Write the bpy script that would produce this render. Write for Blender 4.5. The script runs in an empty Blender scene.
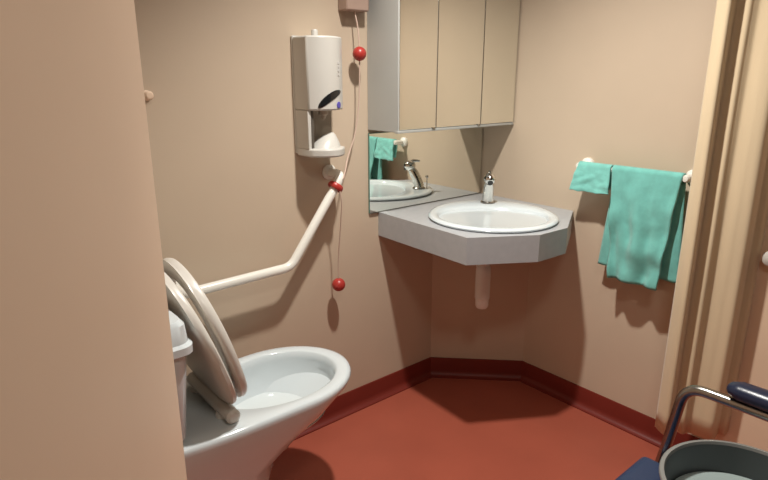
import bpy, bmesh, math, random
from math import sin, cos, pi, radians
from mathutils import Vector, Matrix, noise

random.seed(4)
S = bpy.context.scene
COL = S.collection

# ------------------------------------------------------------------ render look
S.view_settings.view_transform = 'Standard'
S.view_settings.look = 'None'
S.view_settings.gamma = 1.0
S.view_settings.use_curve_mapping = False
S.view_settings.exposure = 0.08

# ------------------------------------------------------------------ materials
def material(name, col, rough=.5, metal=0., var=.0, scale=6., bump=0., bscale=60., coat=0., spec=.5, stretch=None, sheen=0., dark=None):
    m = bpy.data.materials.new(name); m.use_nodes = True
    nt = m.node_tree; b = nt.nodes['Principled BSDF']
    b.inputs['Roughness'].default_value = rough
    b.inputs['Metallic'].default_value = metal
    b.inputs['Coat Weight'].default_value = coat
    b.inputs['Specular IOR Level'].default_value = spec
    b.inputs['Sheen Weight'].default_value = sheen
    tc = nt.nodes.new('ShaderNodeTexCoord')
    mp = nt.nodes.new('ShaderNodeMapping'); nt.links.new(tc.outputs['Object'], mp.inputs['Vector'])
    if stretch: mp.inputs['Scale'].default_value = stretch
    n = nt.nodes.new('ShaderNodeTexNoise'); n.inputs['Scale'].default_value = scale; n.inputs['Detail'].default_value = 4
    nt.links.new(mp.outputs['Vector'], n.inputs['Vector'])
    r = nt.nodes.new('ShaderNodeValToRGB')
    d = dark or tuple(c*(1-var) for c in col)
    l = tuple(min(1, c*(1+var*.5)) for c in col)
    r.color_ramp.elements[0].position = .3; r.color_ramp.elements[1].position = .7
    r.color_ramp.elements[0].color = (*d, 1); r.color_ramp.elements[1].color = (*l, 1)
    nt.links.new(n.outputs['Fac'], r.inputs['Fac']); nt.links.new(r.outputs['Color'], b.inputs['Base Color'])
    if bump:
        n2 = nt.nodes.new('ShaderNodeTexNoise'); n2.inputs['Scale'].default_value = bscale; n2.inputs['Detail'].default_value = 3
        nt.links.new(mp.outputs['Vector'], n2.inputs['Vector'])
        bp = nt.nodes.new('ShaderNodeBump'); bp.inputs['Strength'].default_value = bump; bp.inputs['Distance'].default_value = .002
        nt.links.new(n2.outputs['Fac'], bp.inputs['Height']); nt.links.new(bp.outputs['Normal'], b.inputs['Normal'])
    return m

WALL   = material('peach_wall_paint', (.585,.468,.352), .55, var=.05, scale=2.2, bump=.12, bscale=45)
CEIL   = material('ceiling_paint', (.50,.46,.40), .8, var=.03)
FLOOR  = material('terracotta_vinyl', (.40,.098,.060), .42, var=.10, scale=3.5, bump=.10, bscale=120, spec=.35)
SKIRT  = material('dark_red_vinyl', (.18,.024,.016), .45, var=.08, scale=5, spec=.35)
DOORM  = material('beige_door_paint', (.84,.635,.475), .5, var=.05, scale=2.5)
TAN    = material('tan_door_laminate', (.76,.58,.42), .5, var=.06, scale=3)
CERAM  = material('white_ceramic', (.66,.72,.75), .12, var=.015, coat=.4)
WATER  = material('toilet_water', (.70,.75,.76), .03, var=.02, spec=.7)
SEAT   = material('white_seat_plastic', (.66,.63,.58), .3, var=.02)
PLAST  = material('white_plastic', (.56,.54,.50), .3, var=.03)
CREAMP = material('cream_plastic', (.40,.28,.225), .4, var=.03)
CAV    = material('grey_plastic', (.42,.36,.29), .45, var=.03)
CAVD   = material('dark_strip_grey', (.10,.085,.07), .5)
BLACK  = material('black_gloss_plastic', (.012,.013,.014), .12)
BLUEB  = material('blue_badge_print', (.10,.08,.42), .35)
INK    = material('grey_print', (.50,.48,.46), .5)
RED    = material('red_plastic', (.42,.035,.028), .35, var=.04, coat=.1)
CORD   = material('pink_cord', (.60,.44,.36), .7, var=.1, scale=300)
MIRROR = material('mirror_silver', (.86,.87,.82), .015, metal=1.)
GLEDGE = material('mirror_edge_glass', (.12,.22,.18), .15)
MELA   = material('white_melamine', (.45,.46,.44), .4, var=.02)
LAMIN  = material('grey_laminate', (.42,.43,.445), .38, var=.05, scale=40)
CHROME = material('chrome', (.72,.70,.66), .13, metal=1.)
STEEL  = material('brushed_tube_steel', (.36,.34,.31), .25, metal=1., var=.06)
DARKM  = material('dark_rubber', (.02,.02,.02), .5)
NAVY   = material('navy_vinyl', (.010,.016,.042), .30, var=.1, scale=12, bump=.1, bscale=200)
NAVYS  = material('blue_vinyl', (.018,.034,.088), .4, var=.12, scale=10, bump=.15, bscale=200)
BUCK   = material('grey_bucket_plastic', (.060,.070,.072), .35, var=.05)
BUCKR  = material('mid_grey_plastic', (.20,.20,.19), .35, var=.04)
BUCKI  = material('pale_grey_plastic', (.30,.36,.35), .4, var=.05)
TOWEL  = material('teal_terry', (.175,.52,.465), .95, var=.14, scale=30, bump=.9, bscale=420, sheen=.3)
TOWEL2 = material('pale_teal_terry', (.20,.56,.50), .95, var=.14, scale=30, bump=.9, bscale=420, sheen=.3)
CURT   = material('cream_curtain_cloth', (.66,.525,.345), .85, var=.08, scale=14, stretch=(1,1,.15), bump=.2, bscale=500, sheen=.2)
RAILW  = material('white_enamel', (.82,.80,.74), .25, var=.02, coat=.2)
WPIPE  = material('white_waste_pipe', (.75,.70,.64), .35, var=.03)

def emission(name, col, s):
    m = bpy.data.materials.new(name); m.use_nodes = True
    nt = m.node_tree; nt.nodes.clear()
    e = nt.nodes.new('ShaderNodeEmission'); o = nt.nodes.new('ShaderNodeOutputMaterial')
    e.inputs['Color'].default_value = (*col, 1); e.inputs['Strength'].default_value = s
    nt.links.new(e.outputs[0], o.inputs[0]); return m
LAMP = emission('lamp_diffuser_glow', (1,.95,.86), 2)

# ------------------------------------------------------------------ helpers
def obj(name, bm, mat, parent=None, loc=None, smooth=None, bevel=0., seg=2, sub=0, solid=0., kind=None, label=None):
    bmesh.ops.recalc_face_normals(bm, faces=bm.faces)
    me = bpy.data.meshes.new(name); bm.to_mesh(me); bm.free()
    me.materials.append(mat)
    o = bpy.data.objects.new(name, me); COL.objects.link(o)
    if parent is not None: o.parent = parent
    if loc is not None: o.location = loc
    if solid:
        md = o.modifiers.new('thickness', 'SOLIDIFY'); md.thickness = solid; md.offset = 0
    if bevel:
        md = o.modifiers.new('bevel', 'BEVEL'); md.width = bevel; md.segments = seg; md.limit_method = 'ANGLE'; md.angle_limit = radians(40)
    if sub:
        md = o.modifiers.new('sub', 'SUBSURF'); md.levels = sub; md.render_levels = sub
    if smooth is None: smooth = 35
    if smooth:
        for p in me.polygons: p.use_smooth = True
        if smooth < 180: me.set_sharp_from_angle(angle=radians(smooth))
    if kind: o['kind'] = kind
    if label: o['label'] = label
    return o

def thing(name, label, cat, loc=(0,0,0), rotz=0., group=None):
    o = bpy.data.objects.new(name, None); COL.objects.link(o)
    o.empty_display_size = .05
    o.location = loc; o.rotation_euler = (0,0,rotz)
    o['label'] = label; o['category'] = cat
    if group: o['group'] = group
    return o

def setting(o, label, cat):
    o['kind'] = 'structure'; o['label'] = label; o['category'] = cat; return o

def box(bm, a, b):
    (x0,y0,z0),(x1,y1,z1) = a,b
    v = [bm.verts.new(p) for p in ((x0,y0,z0),(x1,y0,z0),(x1,y1,z0),(x0,y1,z0),(x0,y0,z1),(x1,y0,z1),(x1,y1,z1),(x0,y1,z1))]
    for f in ((0,3,2,1),(4,5,6,7),(0,1,5,4),(1,2,6,5),(2,3,7,6),(3,0,4,7)): bm.faces.new([v[i] for i in f])
    return bm
def nbox(a, b): return box(bmesh.new(), a, b)

def prism(pts, z0, z1):
    bm = bmesh.new()
    lo = [bm.verts.new((x,y,z0)) for x,y in pts]; hi = [bm.verts.new((x,y,z1)) for x,y in pts]
    bm.faces.new(lo[::-1]); bm.faces.new(hi)
    n = len(pts)
    for i in range(n): bm.faces.new((lo[i], lo[(i+1)%n], hi[(i+1)%n], hi[i]))
    return bm

def loft(bm, rings, cap0=True, cap1=True, closed=False):
    R = [[bm.verts.new(p) for p in r] for r in rings]
    n = len(R[0])
    pairs = list(zip(R, R[1:])) + ([(R[-1], R[0])] if closed else [])
    for a, b in pairs:
        for i in range(n): bm.faces.new((a[i], a[(i+1)%n], b[(i+1)%n], b[i]))
    if not closed:
        if cap0: bm.faces.new(R[0][::-1])
        if cap1: bm.faces.new(R[-1])
    return bm

def lathe(prof, n=40, cx=0, cy=0, closed=False):
    # prof: (r, z) pairs
    bm = bmesh.new()
    rings = []
    for r, z in prof:
        r = max(r, 1e-4)
        rings.append([(cx + r*cos(2*pi*k/n), cy + r*sin(2*pi*k/n), z) for k in range(n)])
    loft(bm, rings, closed=closed)
    return bm

def turn(bm, M):
    bmesh.ops.transform(bm, matrix=M, verts=bm.verts); return bm

def smooth_path(pts, r=.04, n=6):
    pts = [Vector(p) for p in pts]
    out = [pts[0]]
    for a, b, c in zip(pts, pts[1:], pts[2:]):
        d1 = (a-b); d2 = (c-b); rr = min(r, d1.length*.48, d2.length*.48)
        p = b + d1.normalized()*rr; q = b + d2.normalized()*rr
        for k in range(n+1):
            t = k/n; out.append(p*(1-t)**2 + b*2*t*(1-t) + q*t*t)
    out.append(pts[-1]); return out

def tube(pts, r, n=14, bm=None, taper=None):
    bm = bm or bmesh.new()
    pts = [Vector(p) for p in pts]
    rings = []; up = None
    for i, p in enumerate(pts):
        t = (pts[min(i+1, len(pts)-1)] - pts[max(i-1, 0)]).normalized()
        if up is None:
            up = Vector((0,0,1)) if abs(t.z) < .9 else Vector((1,0,0))
        s = t.cross(up).normalized(); up = s.cross(t).normalized()
        rr = r if taper is None else taper[i]
        rings.append([p + s*rr*cos(2*pi*k/n) + up*rr*sin(2*pi*k/n) for k in range(n)])
    return loft(bm, rings)

def sphere(c, r, bm=None, sc=(1,1,1), n=24):
    bm = bm or bmesh.new()
    M = Matrix.Translation(c) @ Matrix.Diagonal((*sc, 1))
    bmesh.ops.create_uvsphere(bm, u_segments=n, v_segments=n//2, radius=r, matrix=M)
    return bm

# ------------------------------------------------------------------ the setting
H = 2.30
setting(obj('floor', nbox((-2.9,-2.9,-.1), (.1,.1,0)), FLOOR), 'terracotta red vinyl floor of the bathroom', 'floor')
setting(obj('ceiling', nbox((-2.9,-2.9,H), (.1,.1,H+.1)), CEIL), 'pale painted ceiling above the bathroom', 'ceiling')
setting(obj('wall_left', nbox((-1.9,0,0), (.1,.1,H)), WALL), 'peach wall carrying the dispenser, grab bar and mirrored cabinet', 'wall')
setting(obj('wall_right', nbox((0,-2.8,0), (.1,0,H)), WALL), 'peach wall carrying the towel rail beside the curtain', 'wall')
setting(obj('wall_rear', nbox((-1.9,-1.0,0), (-1.8,0,H)), WALL), 'peach wall behind the toilet cistern', 'wall')
setting(obj('wall_entry', nbox((-2.8,-1.0,0), (-1.9,-.9,H)), WALL), 'peach wall behind the open door', 'wall')
setting(obj('wall_corner', prism([(-.29,0),(0,-.29),(0,0)], 0, .7115), WALL), 'diagonal peach panel boxing in the corner under the washbasin', 'wall')

# coved vinyl skirting, swept with mitred corners
prof = [(0,.088),(.005,.088),(.006,.084),(.006,.030)] + [(.006+.022*(1-cos(a)), .030-.026*sin(a)) for a in (pi/10,pi/5,.3*pi,.4*pi,.5*pi)] + [(.028,0),(0,0)]
path = [Vector((-1.8,0)), Vector((-.29,0)), Vector((0,-.29)), Vector((0,-1.08))]
nrm = []
for a, b in zip(path, path[1:]):
    d = (b-a).normalized(); nrm.append(Vector((d.y, -d.x)))
miter = []
for i in range(len(path)):
    if i == 0: miter.append(nrm[0])
    elif i == len(path)-1: miter.append(nrm[-1])
    else:
        m = (nrm[i-1]+nrm[i]).normalized(); miter.append(m / m.dot(nrm[i]))
for i, (nm, lb) in enumerate((('baseboard_left', 'dark red coved skirting along the wall beside the toilet'),
                              ('baseboard_corner', 'dark red coved skirting across the diagonal corner under the washbasin'),
                              ('baseboard_right', 'dark red coved skirting along the wall under the towel rail'))):
    rings = [[(path[j].x + miter[j].x*q, path[j].y + miter[j].y*q, z) for q, z in prof] for j in (i, i+1)]
    setting(obj(nm, loft(bmesh.new(), rings), SKIRT, smooth=25), lb, 'skirting')

# open door leaf at the left
E0 = Vector((-1.747,-1.002)); dd = Vector((-.49,-.872)); dn = Vector((-.872,.49))
E1 = E0 + dd*.80
q = [E0, E1, E1+dn*.04, E0+dn*.04]
d1 = obj('door_1', prism([(v.x,v.y) for v in q], .008, 2.02), DOORM, bevel=.003)
setting(d1, 'plain beige door leaf standing open at the left edge', 'door')

# tan cupboard door in the right wall, with a white knob
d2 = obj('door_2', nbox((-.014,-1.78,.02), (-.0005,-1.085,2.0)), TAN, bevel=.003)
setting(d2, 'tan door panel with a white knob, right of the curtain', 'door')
kb = lathe([(.0001,0),(.010,0),(.010,.014),(.021,.018),(.024,.026),(.021,.034),(.012,.039),(.0001,.040)], 28)
turn(kb, Matrix.Translation((-.013,-1.163,.783)) @ Matrix.Rotation(-pi/2, 4, 'Y'))
obj('door_knob', kb, PLAST, d2, label='round white knob')

# ------------------------------------------------------------------ ceiling lamp (light source of the room)
LX, LY = -.94, -.69
cl = thing('ceiling_light', 'round white ceiling light above the floor between toilet and washbasin', 'ceiling light', (LX,LY,H))
obj('lamp_housing', lathe([(.05,0),(.07,0),(.07,-.05),(.064,-.05),(.060,-.030),(.05,-.030)], 36), RAILW, cl)
obj('lamp_diffuser', lathe([(.0001,-.030),(.052,-.030),(.052,-.034),(.0001,-.036)], 36), LAMP, cl)
ld = bpy.data.lights.new('ceiling_lamp', 'SPOT'); ld.energy = 118; ld.color = (1,.965,.895)
ld.shadow_soft_size = .035; ld.spot_size = radians(132); ld.spot_blend = 1.0
lo = bpy.data.objects.new('ceiling_lamp', ld); COL.objects.link(lo); lo.location = (LX,LY,2.17); lo.rotation_euler = Vector((.13,-.10,-1)).to_track_quat('-Z','Y').to_euler()

EX, EY = -1.62, -1.78  # unseen fill light, added behind the viewer to brighten the open door
el = thing('door_fill_light', 'unseen round fill light added behind the viewer to brighten the door', 'ceiling light', (EX,EY,H))
obj('lamp_housing', lathe([(.15,0),(.17,0),(.17,-.04),(.163,-.05),(.158,-.04),(.15,-.03)], 40), RAILW, el)
obj('lamp_diffuser', lathe([(.0001,-.030),(.157,-.030),(.157,-.036),(.0001,-.042)], 40), LAMP, el)
la = bpy.data.lights.new('door_fill_lamp', 'AREA'); la.shape = 'DISK'; la.size = .32; la.energy = 6.5; la.color = (1,.93,.82)
lb_ = bpy.data.objects.new('door_fill_lamp', la); COL.objects.link(lb_); lb_.location = (EX,EY,H-.055)

# ------------------------------------------------------------------ toilet
T = thing('toilet', 'white close-coupled toilet with its seat and lid raised, beside the door', 'toilet', (-1.5,-.295,0))
def tp(x): return x+1.5            # plan x into the toilet's own frame
def outline(xf, xb, hw, z, n=64, xc=None, hb=None, pw=3.2):
    xc = xc if xc is not None else xf-hw*1.2
    hb = hb or hw
    pts = []
    for k in range(n):
        a = 2*pi*k/n; c, s = cos(a), sin(a)
        if c >= 0:
            pts.append((tp(xc)+(xf-xc)*c, hw*s, z))
        else:
            e = 2/pw
            pts.append((tp(xc)-(xc-xb)*abs(c)**e, hb*math.copysign(abs(s)**e, s), z))
    return pts
o_r = [outline(-1.275,-1.72,.105,0), outline(-1.275,-1.72,.105,.02), outline(-1.285,-1.71,.100,.15), outline(-1.255,-1.72,.112,.24),
       outline(-1.15,-1.74,.145,.32), outline(-1.05,-1.76,.172,.385), outline(-1.000,-1.77,.184,.425), outline(-.991,-1.77,.186,.440), outline(-.996,-1.768,.183,.449),
       outline(-1.006,-1.758,.177,.452)]
i_r = [outline(-1.034,-1.43,.150,.452,pw=2.1), outline(-1.042,-1.425,.144,.448,pw=2.1), outline(-1.044,-1.42,.142,.425,pw=2.1), outline(-1.042,-1.42,.145,.40,pw=2.1),
       outline(-1.062,-1.41,.138,.36,pw=2.1), outline(-1.085,-1.39,.122,.325,pw=2.1), outline(-1.12,-1.36,.095,.30,pw=2.1), outline(-1.17,-1.32,.06,.27,pw=2.1), outline(-1.20,-1.29,.035,.22,pw=2.1)]
obj('bowl', loft(bmesh.new(), o_r+i_r), CERAM, T, smooth=60)
obj('water', loft(bmesh.new(), [outline(-1.078,-1.396,.127,.331,pw=2.1), outline(-1.075,-1.397,.128,.334,pw=2.1)]), WATER, T)
for s in (-1,1):
    turn_b = lathe([(.0001,.0),(.011,0),(.011,.006),(.006,.011),(.0001,.012)], 16)
    turn(turn_b, Matrix.Translation((tp(-1.36), s*.104, .09)) @ Matrix.Rotation(-s*pi/2, 4, 'X'))
    obj('bolt_cap', turn_b, PLAST, T)
# cistern
def rrect(x0,x1,y0,y1,z,r=.03,n=6):
    pts=[]
    for cx,cy,a0 in ((x1-r,y1-r,0),(x0+r,y1-r,pi/2),(x0+r,y0+r,pi),(x1-r,y0+r,1.5*pi)):
        for k in range(n+1):
            a=a0+pi/2*k/n; pts.append((tp(cx+r*cos(a)), cy+r*sin(a), z))
    return pts
cr = [rrect(-1.785,-1.57,-.160,.160,.447), rrect(-1.79,-1.556,-.172,.172,.48), rrect(-1.79,-1.540,-.188,.188,.70), rrect(-1.79,-1.540,-.188,.188,.705)]
cs = obj('cistern', loft(bmesh.new(), cr), CERAM, T, smooth=40)
lr = [rrect(-1.79,-1.536,-.193,.193,.700), rrect(-1.79,-1.529,-.200,.200,.706), rrect(-1.79,-1.529,-.200,.200,.724), rrect(-1.79,-1.536,-.193,.193,.731),
      rrect(-1.79,-1.540,-.190,.190,.772), rrect(-1.785,-1.548,-.182,.182,.782)]
obj('cistern_lid', loft(bmesh.new(), lr), CERAM, T, smooth=40)
obj('flush_button', lathe([(.0001,.795),(.018,.794),(.022,.789),(.024,.781),(.0001,.781)], 24, cx=tp(-1.67)), CHROME, T, label='round chrome flush button')
# seat and lid, raised: built lying (u forward from the hinge, w up), then tilted back past upright
HX, HZ = tp(-1.376), .470
def seat_out(k, u0, L, hw, w, n=56):
    a = 2*pi*k/n; c, s = cos(a), sin(a)
    uc = u0 + L*.42
    if c >= 0: return (uc + (u0+L-uc)*c, hw*s, w)
    return (uc - (uc-u0)*abs(c)**.62, hw*math.copysign(abs(s)**.8, s), w)
def tilt(bm, ang):
    return turn(bm, Matrix.Translation((HX,0,HZ)) @ Matrix.Rotation(-ang, 4, 'Y'))
N = 56
def ring_s(u0,L,hw,w): return [seat_out(k,u0,L,hw,w) for k in range(N)]
bm = bmesh.new()
loft(bm, [ring_s(.026,.387,.184,.000), ring_s(.022,.395,.189,.008), ring_s(.024,.391,.187,.018), ring_s(.036,.385,.178,.023),
          ring_s(.085,.285,.126,.023), ring_s(.092,.272,.117,.016), ring_s(.092,.272,.117,.004), ring_s(.088,.280,.121,.000)], closed=True)
obj('toilet_seat', tilt(bm, radians(105.5)), SEAT, T, smooth=50)
bm = bmesh.new()
loft(bm, [ring_s(.026,.390,.186,.0295), ring_s(.022,.398,.191,.0295+.004), ring_s(.022,.398,.191,.042), ring_s(.034,.392,.182,.049), ring_s(.09,.28,.12,.053), ring_s(.16,.14,.05,.055)])
obj('toilet_lid', tilt(bm, radians(107.5)), SEAT, T, smooth=50)
bm = tube([(HX-.056,y,HZ+.002) for y in (-.150,-.144,-.05,0,.05,.116,.122)], .02, 20, taper=[.012,.019,.0195,.0195,.0195,.019,.012])
obj('hinge_bar', bm, SEAT, T)
for s in (-1,1):
    hb = lathe([(.022,.450),(.024,.453),(.022,.464),(.0001,.468)], 20, cx=HX-.056, cy=s*.085-.005)
    obj('hinge_foot', hb, SEAT, T)

# ------------------------------------------------------------------ grab bar
G = thing('grab_bar', 'white cranked grab bar on the wall beside the raised toilet seat', 'grab bar', (-1.03,0,.70))
def gl(p): return (p[0]+1.03, p[1], p[2]-.70)
gp = smooth_path([gl(p) for p in [(-1.40,-.010,.690),(-1.40,-.08,.690),(-1.034,-.08,.697),(-.818,-.08,.983),(-.818,-.010,.983)]], .03, 8)
obj('bar', tube(gp, .0155, 20), RAILW, G)
for c in ((-1.40,.690),(-.818,.983)):
    f = lathe([(.0001,0),(.027,0),(.027,.006),(.022,.012),(.016,.015),(.0001,.015)], 28)
    turn(f, Matrix.Translation(gl((c[0],-.0005,c[1]))) @ Matrix.Rotation(pi/2, 4, 'X'))
    obj('wall_flange', f, RAILW, G)

# ------------------------------------------------------------------ emergency pull cord
P = thing('emergency_pull_cord', 'emergency pull cord with red balls, tied round the upper end of the grab bar', 'pull cord', (-.72,0,1.52))
def pl(p): return (p[0]+.72, p[1], p[2]-1.52)
bx = nbox(pl((-.763,-.05,1.517)), pl((-.668,-.0005,1.62)))
obj('switch_box', bx, CREAMP, P, bevel=.005)
cp = [(-.716,-.030,1.518),(-.716,-.050,1.46),(-.715,-.053,1.38),(-.713,-.05,1.28),(-.716,-.045,1.19),(-.735,-.045,1.10),(-.775,-.055,1.035),(-.805,-.085,1.002),(-.826,-.0985,.972)]
obj('upper_cord', tube(smooth_path([pl(p) for p in cp], .05, 5), .0022, 8), CORD, P)
def ball(c, r):
    return sphere(pl(c), r, n=28)
obj('pull_ball', ball((-.715,-.053,1.381), .0235), RED, P)
# red band and white knot round the bar
def band(cen, axis, R, r, n=32, m=10):
    bm = bmesh.new(); ax = Vector(axis).normalized(); s = ax.orthogonal().normalized(); t = ax.cross(s)
    rings = []
    for k in range(n):
        a = 2*pi*k/n; d = s*cos(a)+t*sin(a)
        rings.append([Vector(cen) + d*(R + r*cos(2*pi*j/m)) + ax*r*1.7*sin(2*pi*j/m) for j in range(m)])
    return loft(bm, rings, closed=True)
axb = Vector((.205,0,.271)).normalized()
obj('red_band', band(pl((-.846,-.08,.945)), axb, .0215, .0062), RED, P, label='red band round the bar')
lc = [(-.846,-.1005,.945),(-.838,-.105,.90),(-.832,-.085,.80),(-.828,-.060,.68),(-.825,-.055,.585)]
obj('lower_cord', tube(smooth_path([pl(p) for p in lc], .05, 5), .0022, 8), CORD, P)
obj('pull_ball', ball((-.825,-.055,.578), .0245), RED, P)

# ------------------------------------------------------------------ soap dispenser
D = thing('soap_dispenser', 'white wall dispenser with a drip tray and a black window, above the grab bar', 'dispenser', (-.884,0,1.06))
HWD = .068
def dl(x): return x+.884
def front(x, d0=.092, bulge=.034):          # depth of the curved cover at local x
    return -(d0 + bulge*(1-(x/HWD)**2))
def curved(z0, z1, d0=.092, bulge=.034, hw=HWD, back=-.012, n=18):
    xs = [-hw+2*hw*k/n for k in range(n+1)]
    pts = [(-hw,back)] + [(x, -(d0+bulge*(1-(x/hw)**2))) for x in xs] + [(hw,back)]
    return prism(pts, z0, z1)
obj('back_plate', nbox((-HWD,-.014,.0), (HWD,-.0005,.372)), PLAST, D, bevel=.004)
obj('cover', curved(.142, .368), PLAST, D, bevel=.005, smooth=40)
cav = bmesh.new()
box(cav, (-HWD+.0125,-.03,.024), (HWD-.006,-.0145,.142))
obj('cavity_dark_strip', nbox((-HWD+.0125,-.088,.0225), (-HWD+.021,-.031,.1415)), CAVD, D, label='dark strip along the left edge of the cavity')  # dark strip added down the left edge of the cavity opening
obj('cavity_back', cav, CAV, D)
obj('nozzle', lathe([(.016,.142),(.016,.128),(.009,.124),(.006,.112),(.0001,.112)], 20, cy=-.075), CAV, D)
side = nbox((-HWD,-.088,.02), (-HWD+.012,-.0145,.142))
obj('side_panel', side, PLAST, D, bevel=.002)
tr = bmesh.new()
n = 18; pts = [(-HWD,-.012)] + [(-HWD+2*HWD*k/n, -(.098+.045*(1-((-HWD+2*HWD*k/n)/HWD)**2))) for k in range(n+1)] + [(HWD,-.012)]
tr.free()
obj('drip_tray', prism(pts, -.006, .022), PLAST, D, bevel=.006, seg=3, smooth=40)
# white heap at the tray's back: the raised tray guide
gd = bmesh.new()
loft(gd, [[(.052*cos(a)*s+.010+.026*(1-s), -.070+.045*sin(a)*s, z) for a in [2*pi*k/28 for k in range(28)]] for s, z in ((1,.021),(.92,.030),(.7,.045),(.42,.060),(.15,.068))])
obj('tray_guide', gd, PLAST, D, smooth=60)
obj('top_knob', lathe([(.0001,.39),(.0085,.389),(.0105,.385),(.0105,.366),(.0001,.366)], 20, cy=-.06, cx=-.014), PLAST, D)
def patch(cx, cz, rx, rz, ang, off=.0012, shape=None, n=40, m=5):
    bm = bmesh.new(); rings = []
    for j in range(m+1):
        s = max(j/m, .02); ring = []
        for k in range(n):
            a = 2*pi*k/n; u, v = rx*cos(a)*s, rz*sin(a)*s
            if shape: u, v = shape(u, v)
            x = cx+u*cos(ang)-v*sin(ang); z = cz+u*sin(ang)+v*cos(ang)
            x = max(-HWD+.001, min(HWD-.001, x))
            ring.append((x, front(x)-off, z))
        rings.append(ring)
    loft(bm, rings, cap0=True, cap1=False); return bm
obj('window', patch(-.004, .182, .050, .0120, radians(30), shape=lambda u, v: (u, v+.006*(1-(u/.042)**2)-.004)), BLACK, D, solid=.0012, label='black leaf-shaped window')
obj('badge', patch(.031, .158, .0105, .0105, 0, off=.0016), BLUEB, D, solid=.001, label='round blue badge')
ink = bmesh.new()
for k, (z, h) in enumerate(((.285,.007),(.274,.008),(.262,.009),(.250,.006))):
    x = .030+.001*(k%2); box(ink, (x,front(x+.003)-.0025,z), (x+.006,front(x)+.002,z+h))
obj('printed_marks', ink, INK, D, label='faint grey vertical print')

# ------------------------------------------------------------------ mirrored cabinet and wall mirror
C = thing('mirror_cabinet', 'white wall cabinet with three mirrored doors above the washbasin', 'cabinet', (-.325,0,1.12))
def kl(x): return x+.325
bm = bmesh.new()
box(bm, (kl(-.640),-.166,.0), (kl(-.624),-.0005,.70)); box(bm, (kl(-.022),-.148,.0), (kl(-.006),-.0005,.70))
box(bm, (kl(-.624),-.148,.0), (kl(-.022),-.0005,.016)); box(bm, (kl(-.624),-.148,.684), (kl(-.022),-.0005,.70)); box(bm, (kl(-.624),-.012,.016), (kl(-.022),-.0005,.684))
obj('body', bm, MELA, C, bevel=.0015)
obj('bottom_rail', nbox((kl(-.641),-.168,-.003), (kl(-.005),-.149,.006)), MELA, C, bevel=.0015)
for a, b in ((-.6340,-.4590),(-.4545,-.2140),(-.2095,-.0070)):
    d = obj('door', nbox((kl(a)+.001,-.1645,.009), (kl(b)-.001,-.149,.697)), CAV, C, bevel=.001)
    obj('door_mirror', nbox((kl(a),-.1675,.008), (kl(b),-.1646,.698)), MIRROR, d, bevel=.0008)
    if b < -.1:
        obj('door_pull', nbox((kl(b)-.018,-.1725,.004), (kl(b)-.004,-.1646,.0098)), STEEL, d, bevel=.001)
M_ = thing('wall_mirror', 'frameless mirror on the wall between the washbasin counter and the cabinet', 'mirror', (-.32,0,.808))
obj('backing', nbox((-.318,-.0035,.0), (.314,-.0005,.298)), GLEDGE, M_)
obj('mirror_glass', nbox((-.3175,-.0065,.0008), (.3135,-.0036,.2972)), MIRROR, M_)
eb = bmesh.new(); box(eb, (-.3195,-.0085,-.0030), (.3145,-.0005,-.0002)); 
obj('bottom_channel', eb, STEEL, M_)
eb = bmesh.new(); box(eb, (-.3198,-.0068,.0), (-.3182,-.0005,.299)); box(eb, (-.3182,-.0068,.2982), (.314,-.0005,.2998))
obj('polished_edge', eb, GLEDGE, M_)

# ------------------------------------------------------------------ corner counter, basin, tap, trap
CT = .805
V = [(-.592,-.0008),(-.612,-.475),(-.402,-.605),(-.25,-.61),(-.0008,-.474),(-.0008,-.0008)]
BC = Vector((-.338,-.352)); 
ux = Vector((1,-1)).normalized(); uy = Vector((1,1)).normalized()      # across, and toward the corner
def basin_ring(rx, rf, rb, z, n=64, back=0.):
    out = []
    for k in range(n):
        a = 2*pi*k/n; c, s = cos(a), sin(a)
        p = BC + ux*(rx*c) + uy*((rb if s > 0 else rf)*s + back)
        out.append((p.x, p.y, z))
    return out
def counter_mesh():
    # top slab with a round cut-out, and a downstand apron along the front edges
    bm = bmesh.new(); n = 64
    hole = basin_ring(.205,.200,.215,CT)
    def hit(a):
        d = ux*cos(a)+uy*sin(a); best = None
        for i in range(len(V)):
            p, q = Vector(V[i]), Vector(V[(i+1)%len(V)]); e = q-p
            den = d.x*e.y-d.y*e.x
            if abs(den) < 1e-9: continue
            w = p-BC; t = (w.x*e.y-w.y*e.x)/den; s = (w.x*d.y-w.y*d.x)/den
            if t > 0 and -1e-6 <= s <= 1+1e-6 and (best is None or t < best): best = t
        return BC+d*best
    angs = [2*pi*k/n for k in range(n)]
    for v in V:                                             # snap to the corners
        w = Vector(v)-BC; a = math.atan2(w.dot(uy), w.dot(ux)) % (2*pi)
        k = min(range(n), key=lambda i: abs((angs[i]-a+pi)%(2*pi)-pi)); angs[k] = a
    outer = [hit(a) for a in angs]
    O1 = [bm.verts.new((p.x,p.y,CT)) for p in outer]; O0 = [bm.verts.new((p.x,p.y,CT-.028)) for p in outer]
    I1 = [bm.verts.new((x,y,CT)) for x,y,_ in hole]; I0 = [bm.verts.new((x,y,CT-.028)) for x,y,_ in hole]
    for k in range(n):
        j = (k+1)%n
        bm.faces.new((O1[k],O1[j],I1[j],I1[k])); bm.faces.new((O0[j],O0[k],I0[k],I0[j]))
        bm.faces.new((O1[j],O1[k],O0[k],O0[j])); bm.faces.new((I1[k],I1[j],I0[j],I0[k]))
    return bm
KT = thing('corner_counter', 'grey laminate corner counter with angled front holding the washbasin', 'counter', (0,0,0))
obj('worktop', counter_mesh(), LAMIN, KT, smooth=20)
fr = [Vector(v) for v in V[:5]]
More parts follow.
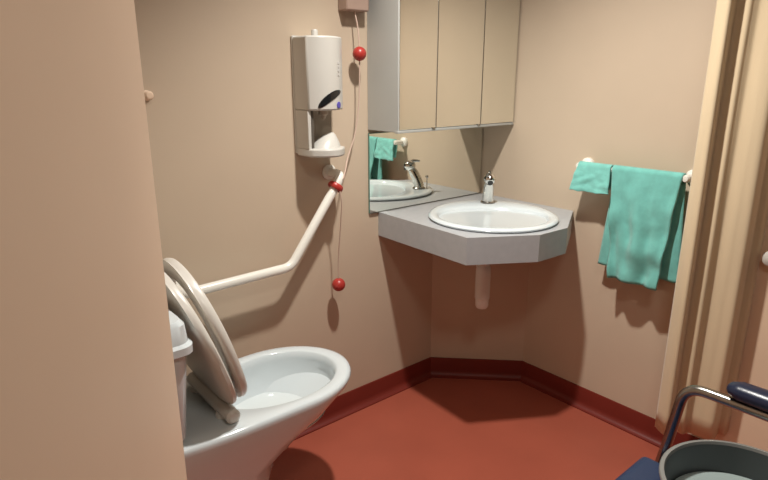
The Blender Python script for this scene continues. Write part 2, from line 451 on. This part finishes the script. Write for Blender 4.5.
def inset(pl_, d):
    out = []
    for i, p in enumerate(pl_):
        ns = []
        if i > 0: e = (p-pl_[i-1]).normalized(); ns.append(Vector((-e.y, e.x)))
        if i < len(pl_)-1: e = (pl_[i+1]-p).normalized(); ns.append(Vector((-e.y, e.x)))
        m = sum(ns, Vector((0,0))).normalized(); out.append(p+m*(d/m.dot(ns[0])))
    return out
ins = inset(fr, .018)
bm = bmesh.new()
loft(bm, [[(a.x,a.y,.712),(a.x,a.y,CT-.0281),(b.x,b.y,CT-.0281),(b.x,b.y,.712)] for a, b in zip(fr, ins)])
obj('apron', bm, LAMIN, KT, smooth=20)
obj('underside', prism([(p.x,p.y) for p in ins]+[(-.0008,-.0008)][:1], .7135, .7200), LAMIN, KT)

B = thing('washbasin', 'white oval inset washbasin in the grey corner counter', 'washbasin', (0,0,0))
z = CT
rings = [basin_ring(.222,.214,.255,z+.0006), basin_ring(.232,.224,.265,z+.003), basin_ring(.235,.227,.268,z+.009), basin_ring(.231,.223,.264,z+.014), basin_ring(.222,.214,.255,z+.016),
         basin_ring(.206,.198,.150,z+.014), basin_ring(.198,.190,.142,z+.008), basin_ring(.190,.182,.134,z-.012), basin_ring(.172,.164,.118,z-.045),
         basin_ring(.135,.130,.090,z-.066), basin_ring(.07,.07,.05,z-.076), basin_ring(.022,.022,.022,z-.079)]
obj('bowl', loft(bmesh.new(), rings), CERAM, B, smooth=60)
dc = BC
obj('drain', lathe([(.0001,z-.0775),(.018,z-.0775),(.021,z-.0765),(.021,z-.0795),(.0001,z-.0795)], 24, cx=dc.x, cy=dc.y), CHROME, B, label='chrome drain')
# waste trap below the counter
W = thing('waste_trap', 'white bottle trap hanging under the washbasin counter', 'pipe', (dc.x-.022,dc.y+.012,.455))
obj('tail_pipe', lathe([(.0001,.2575),(.016,.2575),(.016,.20),(.022,.198),(.022,.165),(.0001,.165)], 24), WPIPE, W)
obj('trap_body', lathe([(.0001,.172),(.020,.172),(.026,.165),(.028,.15),(.028,.04),(.025,.036),(.025,.010),(.020,.0),(.0001,0)], 28), WPIPE, W)
e = uy*.245
obj('outlet_pipe', tube([(0,0,.12),(e.x*.5,e.y*.5,.12),(e.x*.97,e.y*.97,.12)], .017, 16), WPIPE, W)

# tap
tb = BC + uy*.205
A = thing('basin_tap', 'chrome mixer tap standing at the back of the washbasin', 'tap', (tb.x,tb.y,CT+.0155), rotz=math.atan2(-uy.y,-uy.x))
obj('base_ring', lathe([(.0001,0),(.029,0),(.029,.004),(.025,.008),(.0001,.008)], 28), STEEL, A)
obj('tap_body', tube([(0,0,.004),(.001,0,.02),(.010,0,.045),(.026,0,.075),(.034,0,.088)], .02, 24, taper=[.0235,.0225,.021,.0205,.017]), CHROME, A)
obj('tap_head', sphere((.043,0,.104), .0245, sc=(1.1,1,.95), n=28), CHROME, A)
obj('aerator', tube([(.058,0,.0945),(.0675,0,.0905)], .0105, 18), DARKM, A, label='dark outlet')
obj('lever', tube([(.036,0,.120),(.026,0,.125),(.010,0,.126),(-.002,0,.124)], .006, 12, taper=[.009,.008,.006,.005]), CHROME, A)
obj('waste_rod', tube([(-.036,0,.0),(-.036,0,.05)], .003, 10), CHROME, A)
obj('rod_knob', sphere((-.036,0,.055), .0075, n=16), CHROME, A)

# ------------------------------------------------------------------ towel rail and towels
RZ, RX = .992, -.06
R_ = thing('towel_rail', 'white towel rail with round end brackets on the right wall', 'towel rail', (0,-.71,RZ))
obj('rail', tube([(RX,.195,0),(RX,-.195,0)], .008, 16), RAILW, R_)
for y in (.190,-.190):
    f = lathe([(.0001,0),(.024,0),(.024,.010),(.019,.016),(.011,.019),(.011,.050),(.012,.056),(.012,.066),(.009,.071),(.0001,.072)], 28)
    turn(f, Matrix.Translation((-.0005,y,0)) @ Matrix.Rotation(-pi/2, 4, 'Y'))
    obj('bracket', f, RAILW, R_)

def cloth(ytop, yfront, yback, zfront, zback, thick, amp, folds, seed, nu=34, nv=34, rr=.014, lean=.012, zskew=(0,0)):
    """a towel hung over the rail: back flap, fold over, front flap; (y range as (corner side, curtain side))"""
    bm = bmesh.new(); rows = []
    Lb, Lf = RZ-zback, RZ-zfront
    us = [(-1+ (k/nu)) for k in range(nu)] + [(k/10, 'arc') for k in range(1, 10)] + [k/nu for k in range(0, nu+1)]
    for u in us:
        row = []
        for j in range(nv+1):
            v = j/nv
            if isinstance(u, tuple):
                a = pi*u[0]; x = RX + rr*cos(a); zz = RZ + rr*sin(a); y = ytop[0]+(ytop[1]-ytop[0])*v
                t = 0; side = 0
            elif u < 0:
                t = -u; x = RX + rr - .006*t; y0 = ytop[0]+(yback[0]-ytop[0])*t; y1 = ytop[1]+(yback[1]-ytop[1])*t
                y = y0+(y1-y0)*v; zz = RZ - Lb*t; side = 1
            else:
                t = u; x = RX - rr - lean*t; e = t**.8
                y0 = ytop[0]+(yfront[0]-ytop[0])*e; y1 = ytop[1]+(yfront[1]-ytop[1])*e
                y = y0+(y1-y0)*v; zz = RZ - (Lf+zskew[0]+(zskew[1]-zskew[0])*v)*t; side = -1
            f = sin(v*folds*2*pi + seed + t*1.3) + .5*sin(v*folds*4.3*pi + seed*2 - t*2)
            nz = noise.noise(Vector((v*4+seed, t*5, side*3.1)))
            if side == 1: x += min(.004, amp*.25*t*f)
            elif side == -1: x -= amp*min(1, t*2.2)*(f*.6+nz*1.2) + amp*.6*min(1,t*3)
            row.append(bm.verts.new((x, y, zz + (.004*noise.noise(Vector((v*6,seed,0))) if t > .95 else 0))))
        rows.append(row)
    for a, b in zip(rows, rows[1:]):
        for j in range(nv): bm.faces.new((a[j], a[j+1], b[j+1], b[j]))
    return bm
t1 = obj('hand_towel', cloth((-.655,-.893), (-.692,-.868), (-.628,-.918), .612, .640, .007, .015, 1.6, 2.2, zskew=(.0,.0)), TOWEL, solid=.007, smooth=180)
t1['label'] = 'large teal towel hanging over the middle of the towel rail'; t1['category'] = 'towel'
t2 = obj('face_cloth', cloth((-.522,-.648), (-.506,-.656), (-.53,-.642), .905, .915, .006, .004, .8, .6), TOWEL2, solid=.006, smooth=180)
t2['label'] = 'small teal face cloth folded over the rail end nearest the washbasin'; t2['category'] = 'face cloth'

# ------------------------------------------------------------------ curtain
CU = thing('shower_curtain', 'cream curtain drawn together against the right wall', 'curtain', (-.15,-1.02,0))
ca, cb = Vector((-.180,-.966)), Vector((-.040,-1.150))
cd = (cb-ca).normalized(); cn = Vector((cd.y, -cd.x))
if cn.dot(Vector((-1,-1))) < 0: cn = -cn
FOLD = [(0,-.35),(.05,.35),(.10,.60),(.15,.40),(.22,-.15),(.28,-.10),(.34,.22),(.39,.12),(.46,.02),(.56,.40),(.66,.62),(.74,.25),(.81,-.30),(.90,-.25),(1,-.75)]
def fold(v):
    for i in range(len(FOLD)-1):
        if v <= FOLD[i+1][0]+1e-9:
            (x0,y0),(x1,y1) = FOLD[i], FOLD[i+1]
            m0 = (FOLD[i+1][1]-FOLD[max(i-1,0)][1])/(FOLD[i+1][0]-FOLD[max(i-1,0)][0])
            m1 = (FOLD[min(i+2,len(FOLD)-1)][1]-FOLD[i][1])/(FOLD[min(i+2,len(FOLD)-1)][0]-FOLD[i][0])
            h = x1-x0; u = (v-x0)/h
            return y0*(2*u**3-3*u*u+1)+m0*h*(u**3-2*u*u+u)+y1*(-2*u**3+3*u*u)+m1*h*(u**3-u*u)
    return FOLD[-1][1]
bm = bmesh.new(); rows = []
NV, NU = 110, 30
for i in range(NU+1):
    t = i/NU; zz = .165 + (H-.03-.165)*t; row = []
    for j in range(NV+1):
        v = j/NV
        f = fold(min(1, max(0, v + .020*sin(6.3*v)*sin(3.2*t+.4)))) + .07*sin(9*v+4*t) + .10*noise.noise(Vector((v*7, t*3.5, .3)))
        p = ca + cd*((cb-ca).length*v) + cn*(.048*(1-.15*t)*f)
        row.append(bm.verts.new((min(p.x, -.018)+.15, p.y+1.02, zz)))
    rows.append(row)
for a, b in zip(rows, rows[1:]):
    for j in range(NV): bm.faces.new((a[j], a[j+1], b[j+1], b[j]))
obj('curtain_cloth', bm, CURT, CU, solid=.003, smooth=180)
bm = bmesh.new()
e1 = cb + cd*.02; e2 = ca - cd*.5
w = cn*.012
obj('ceiling_track', prism([((p.x)+.15, p.y+1.02) for p in (e1+w, e2+w, e2-w, e1-w)], H-.03, H-.0005), RAILW, CU)
bm.free()

# ------------------------------------------------------------------ small peg on the left wall
pg = lathe([(.0001,0),(.014,0),(.014,.005),(.008,.008),(.008,.016),(.012,.020),(.012,.026),(.008,.030),(.0001,.031)], 24)
turn(pg, Matrix.Rotation(pi/2, 4, 'X'))
hk = obj('wall_peg', pg, DOORM, loc=(-1.418,-.0005,1.256))
hk['label'] = 'small beige peg on the wall just past the open door'; hk['category'] = 'peg'

# ------------------------------------------------------------------ chair and bucket
CH = thing('shower_chair', 'blue vinyl armchair with bare metal tube arms, at the lower right corner', 'chair', (-1.0,-1.40,0))
def cl_(p): return (p[0]+1.0, p[1]+1.40, p[2])
sb = bmesh.new(); box(sb, cl_((-1.262,-1.62,.425)), cl_((-.762,-1.174,.463)))
obj('seat', sb, NAVYS, CH, bevel=.016, seg=4)
for s in (1,-1):
    xx = lambda d: -1.005 + s*(.275+d)
    fp = [(xx(.0),-1.115,.006),(xx(0),-1.204,.44),(xx(-.003),-1.232,.652),(xx(0),-1.62,.652)]
    fp = smooth_path([cl_(p) for p in fp], .045, 8)
    obj('front_leg', tube(fp[:1]+[Vector(cl_((xx(0),-1.16,.22)))]+fp[1:], .0115, 16), STEEL, CH)
    obj('rear_leg', tube(smooth_path([cl_(p) for p in [(xx(0),-1.70,.006),(xx(0),-1.62,.45),(xx(0),-1.63,.652),(xx(0),-1.68,.90)]], .06, 6), .0115, 16), STEEL, CH)
    ar = tube([cl_((xx(0),y,.672)) for y in (-1.312,-1.318,-1.335,-1.45,-1.57,-1.585,-1.59)], .02, 20, taper=[.010,.018,.026,.028,.026,.018,.008])
    for vv in ar.verts: vv.co.z = .672+(vv.co.z-.672)*.72+.0105
    obj('armrest', ar, NAVY, CH, smooth=60)
    for y in (-1.115,-1.70):
        obj('rubber_foot', lathe([(.0001,0),(.016,0),(.015,.03),(.0001,.03)], 16, cx=cl_((xx(0),0,0))[0], cy=y+1.40), DARKM, CH)
obj('front_stretcher', tube([cl_((-1.28,-1.186,.414)), cl_((-.73,-1.186,.414))], .0105, 14), STEEL, CH)
obj('rear_stretcher', tube([cl_((-1.28,-1.628,.414)), cl_((-.73,-1.628,.414))], .0105, 14), STEEL, CH)
bk = nbox(cl_((-1.255,-1.672,.58)), cl_((-.757,-1.640,.88))); obj('backrest', bk, NAVYS, CH, bevel=.013, seg=4)

BU = thing('bucket', 'round grey plastic bucket standing on the blue chair seat', 'bucket', (-.917,-1.428,.4635))
zr = .6-.4635
bm = lathe([(.0001,0),(.112,0),(.116,.004),(.137,zr-.012),(.1365,zr-.005),(.1275,zr-.066),(.0001,zr-.067)], 64)
obj('bucket_body', bm, BUCK, BU, smooth=50)
obj('rim', lathe([(.1372,zr-.013),(.144,zr-.012),(.1465,zr-.006),(.1465,zr-.001),(.144,zr+.001),(.1385,zr+.001),(.1366,zr-.0045),(.1372,zr-.0045)], 64, closed=True), BUCKR, BU, smooth=60, label='lighter grey rolled rim')
obj('inner_base', lathe([(.0001,zr-.0660),(.127,zr-.0660),(.1265,zr-.060),(.120,zr-.058),(.112,zr-.0625),(.0001,zr-.0635)], 64), BUCKI, BU, smooth=50, label='paler grey bottom')

# ------------------------------------------------------------------ world and camera
w = bpy.data.worlds.new('room_ambient'); S.world = w; w.use_nodes = True
w.node_tree.nodes['Background'].inputs['Color'].default_value = (1,.9,.8,1); w.node_tree.nodes['Background'].inputs['Strength'].default_value = .02

F = Vector((.6193,.7370,-.2708)); R = Vector((.7654,-.6435,-.0011)); U = Vector((.1750,.2066,.9626))
cam = bpy.data.cameras.new('camera'); co = bpy.data.objects.new('camera', cam); COL.objects.link(co)
cam.sensor_fit = 'HORIZONTAL'; cam.sensor_width = 36; cam.lens = 573.76/768*36; cam.clip_start = .02
M = Matrix((R, U, -F)).transposed().to_4x4(); M.translation = Vector((-1.9641,-1.6678,1.30))
co.matrix_world = M
S.camera = co
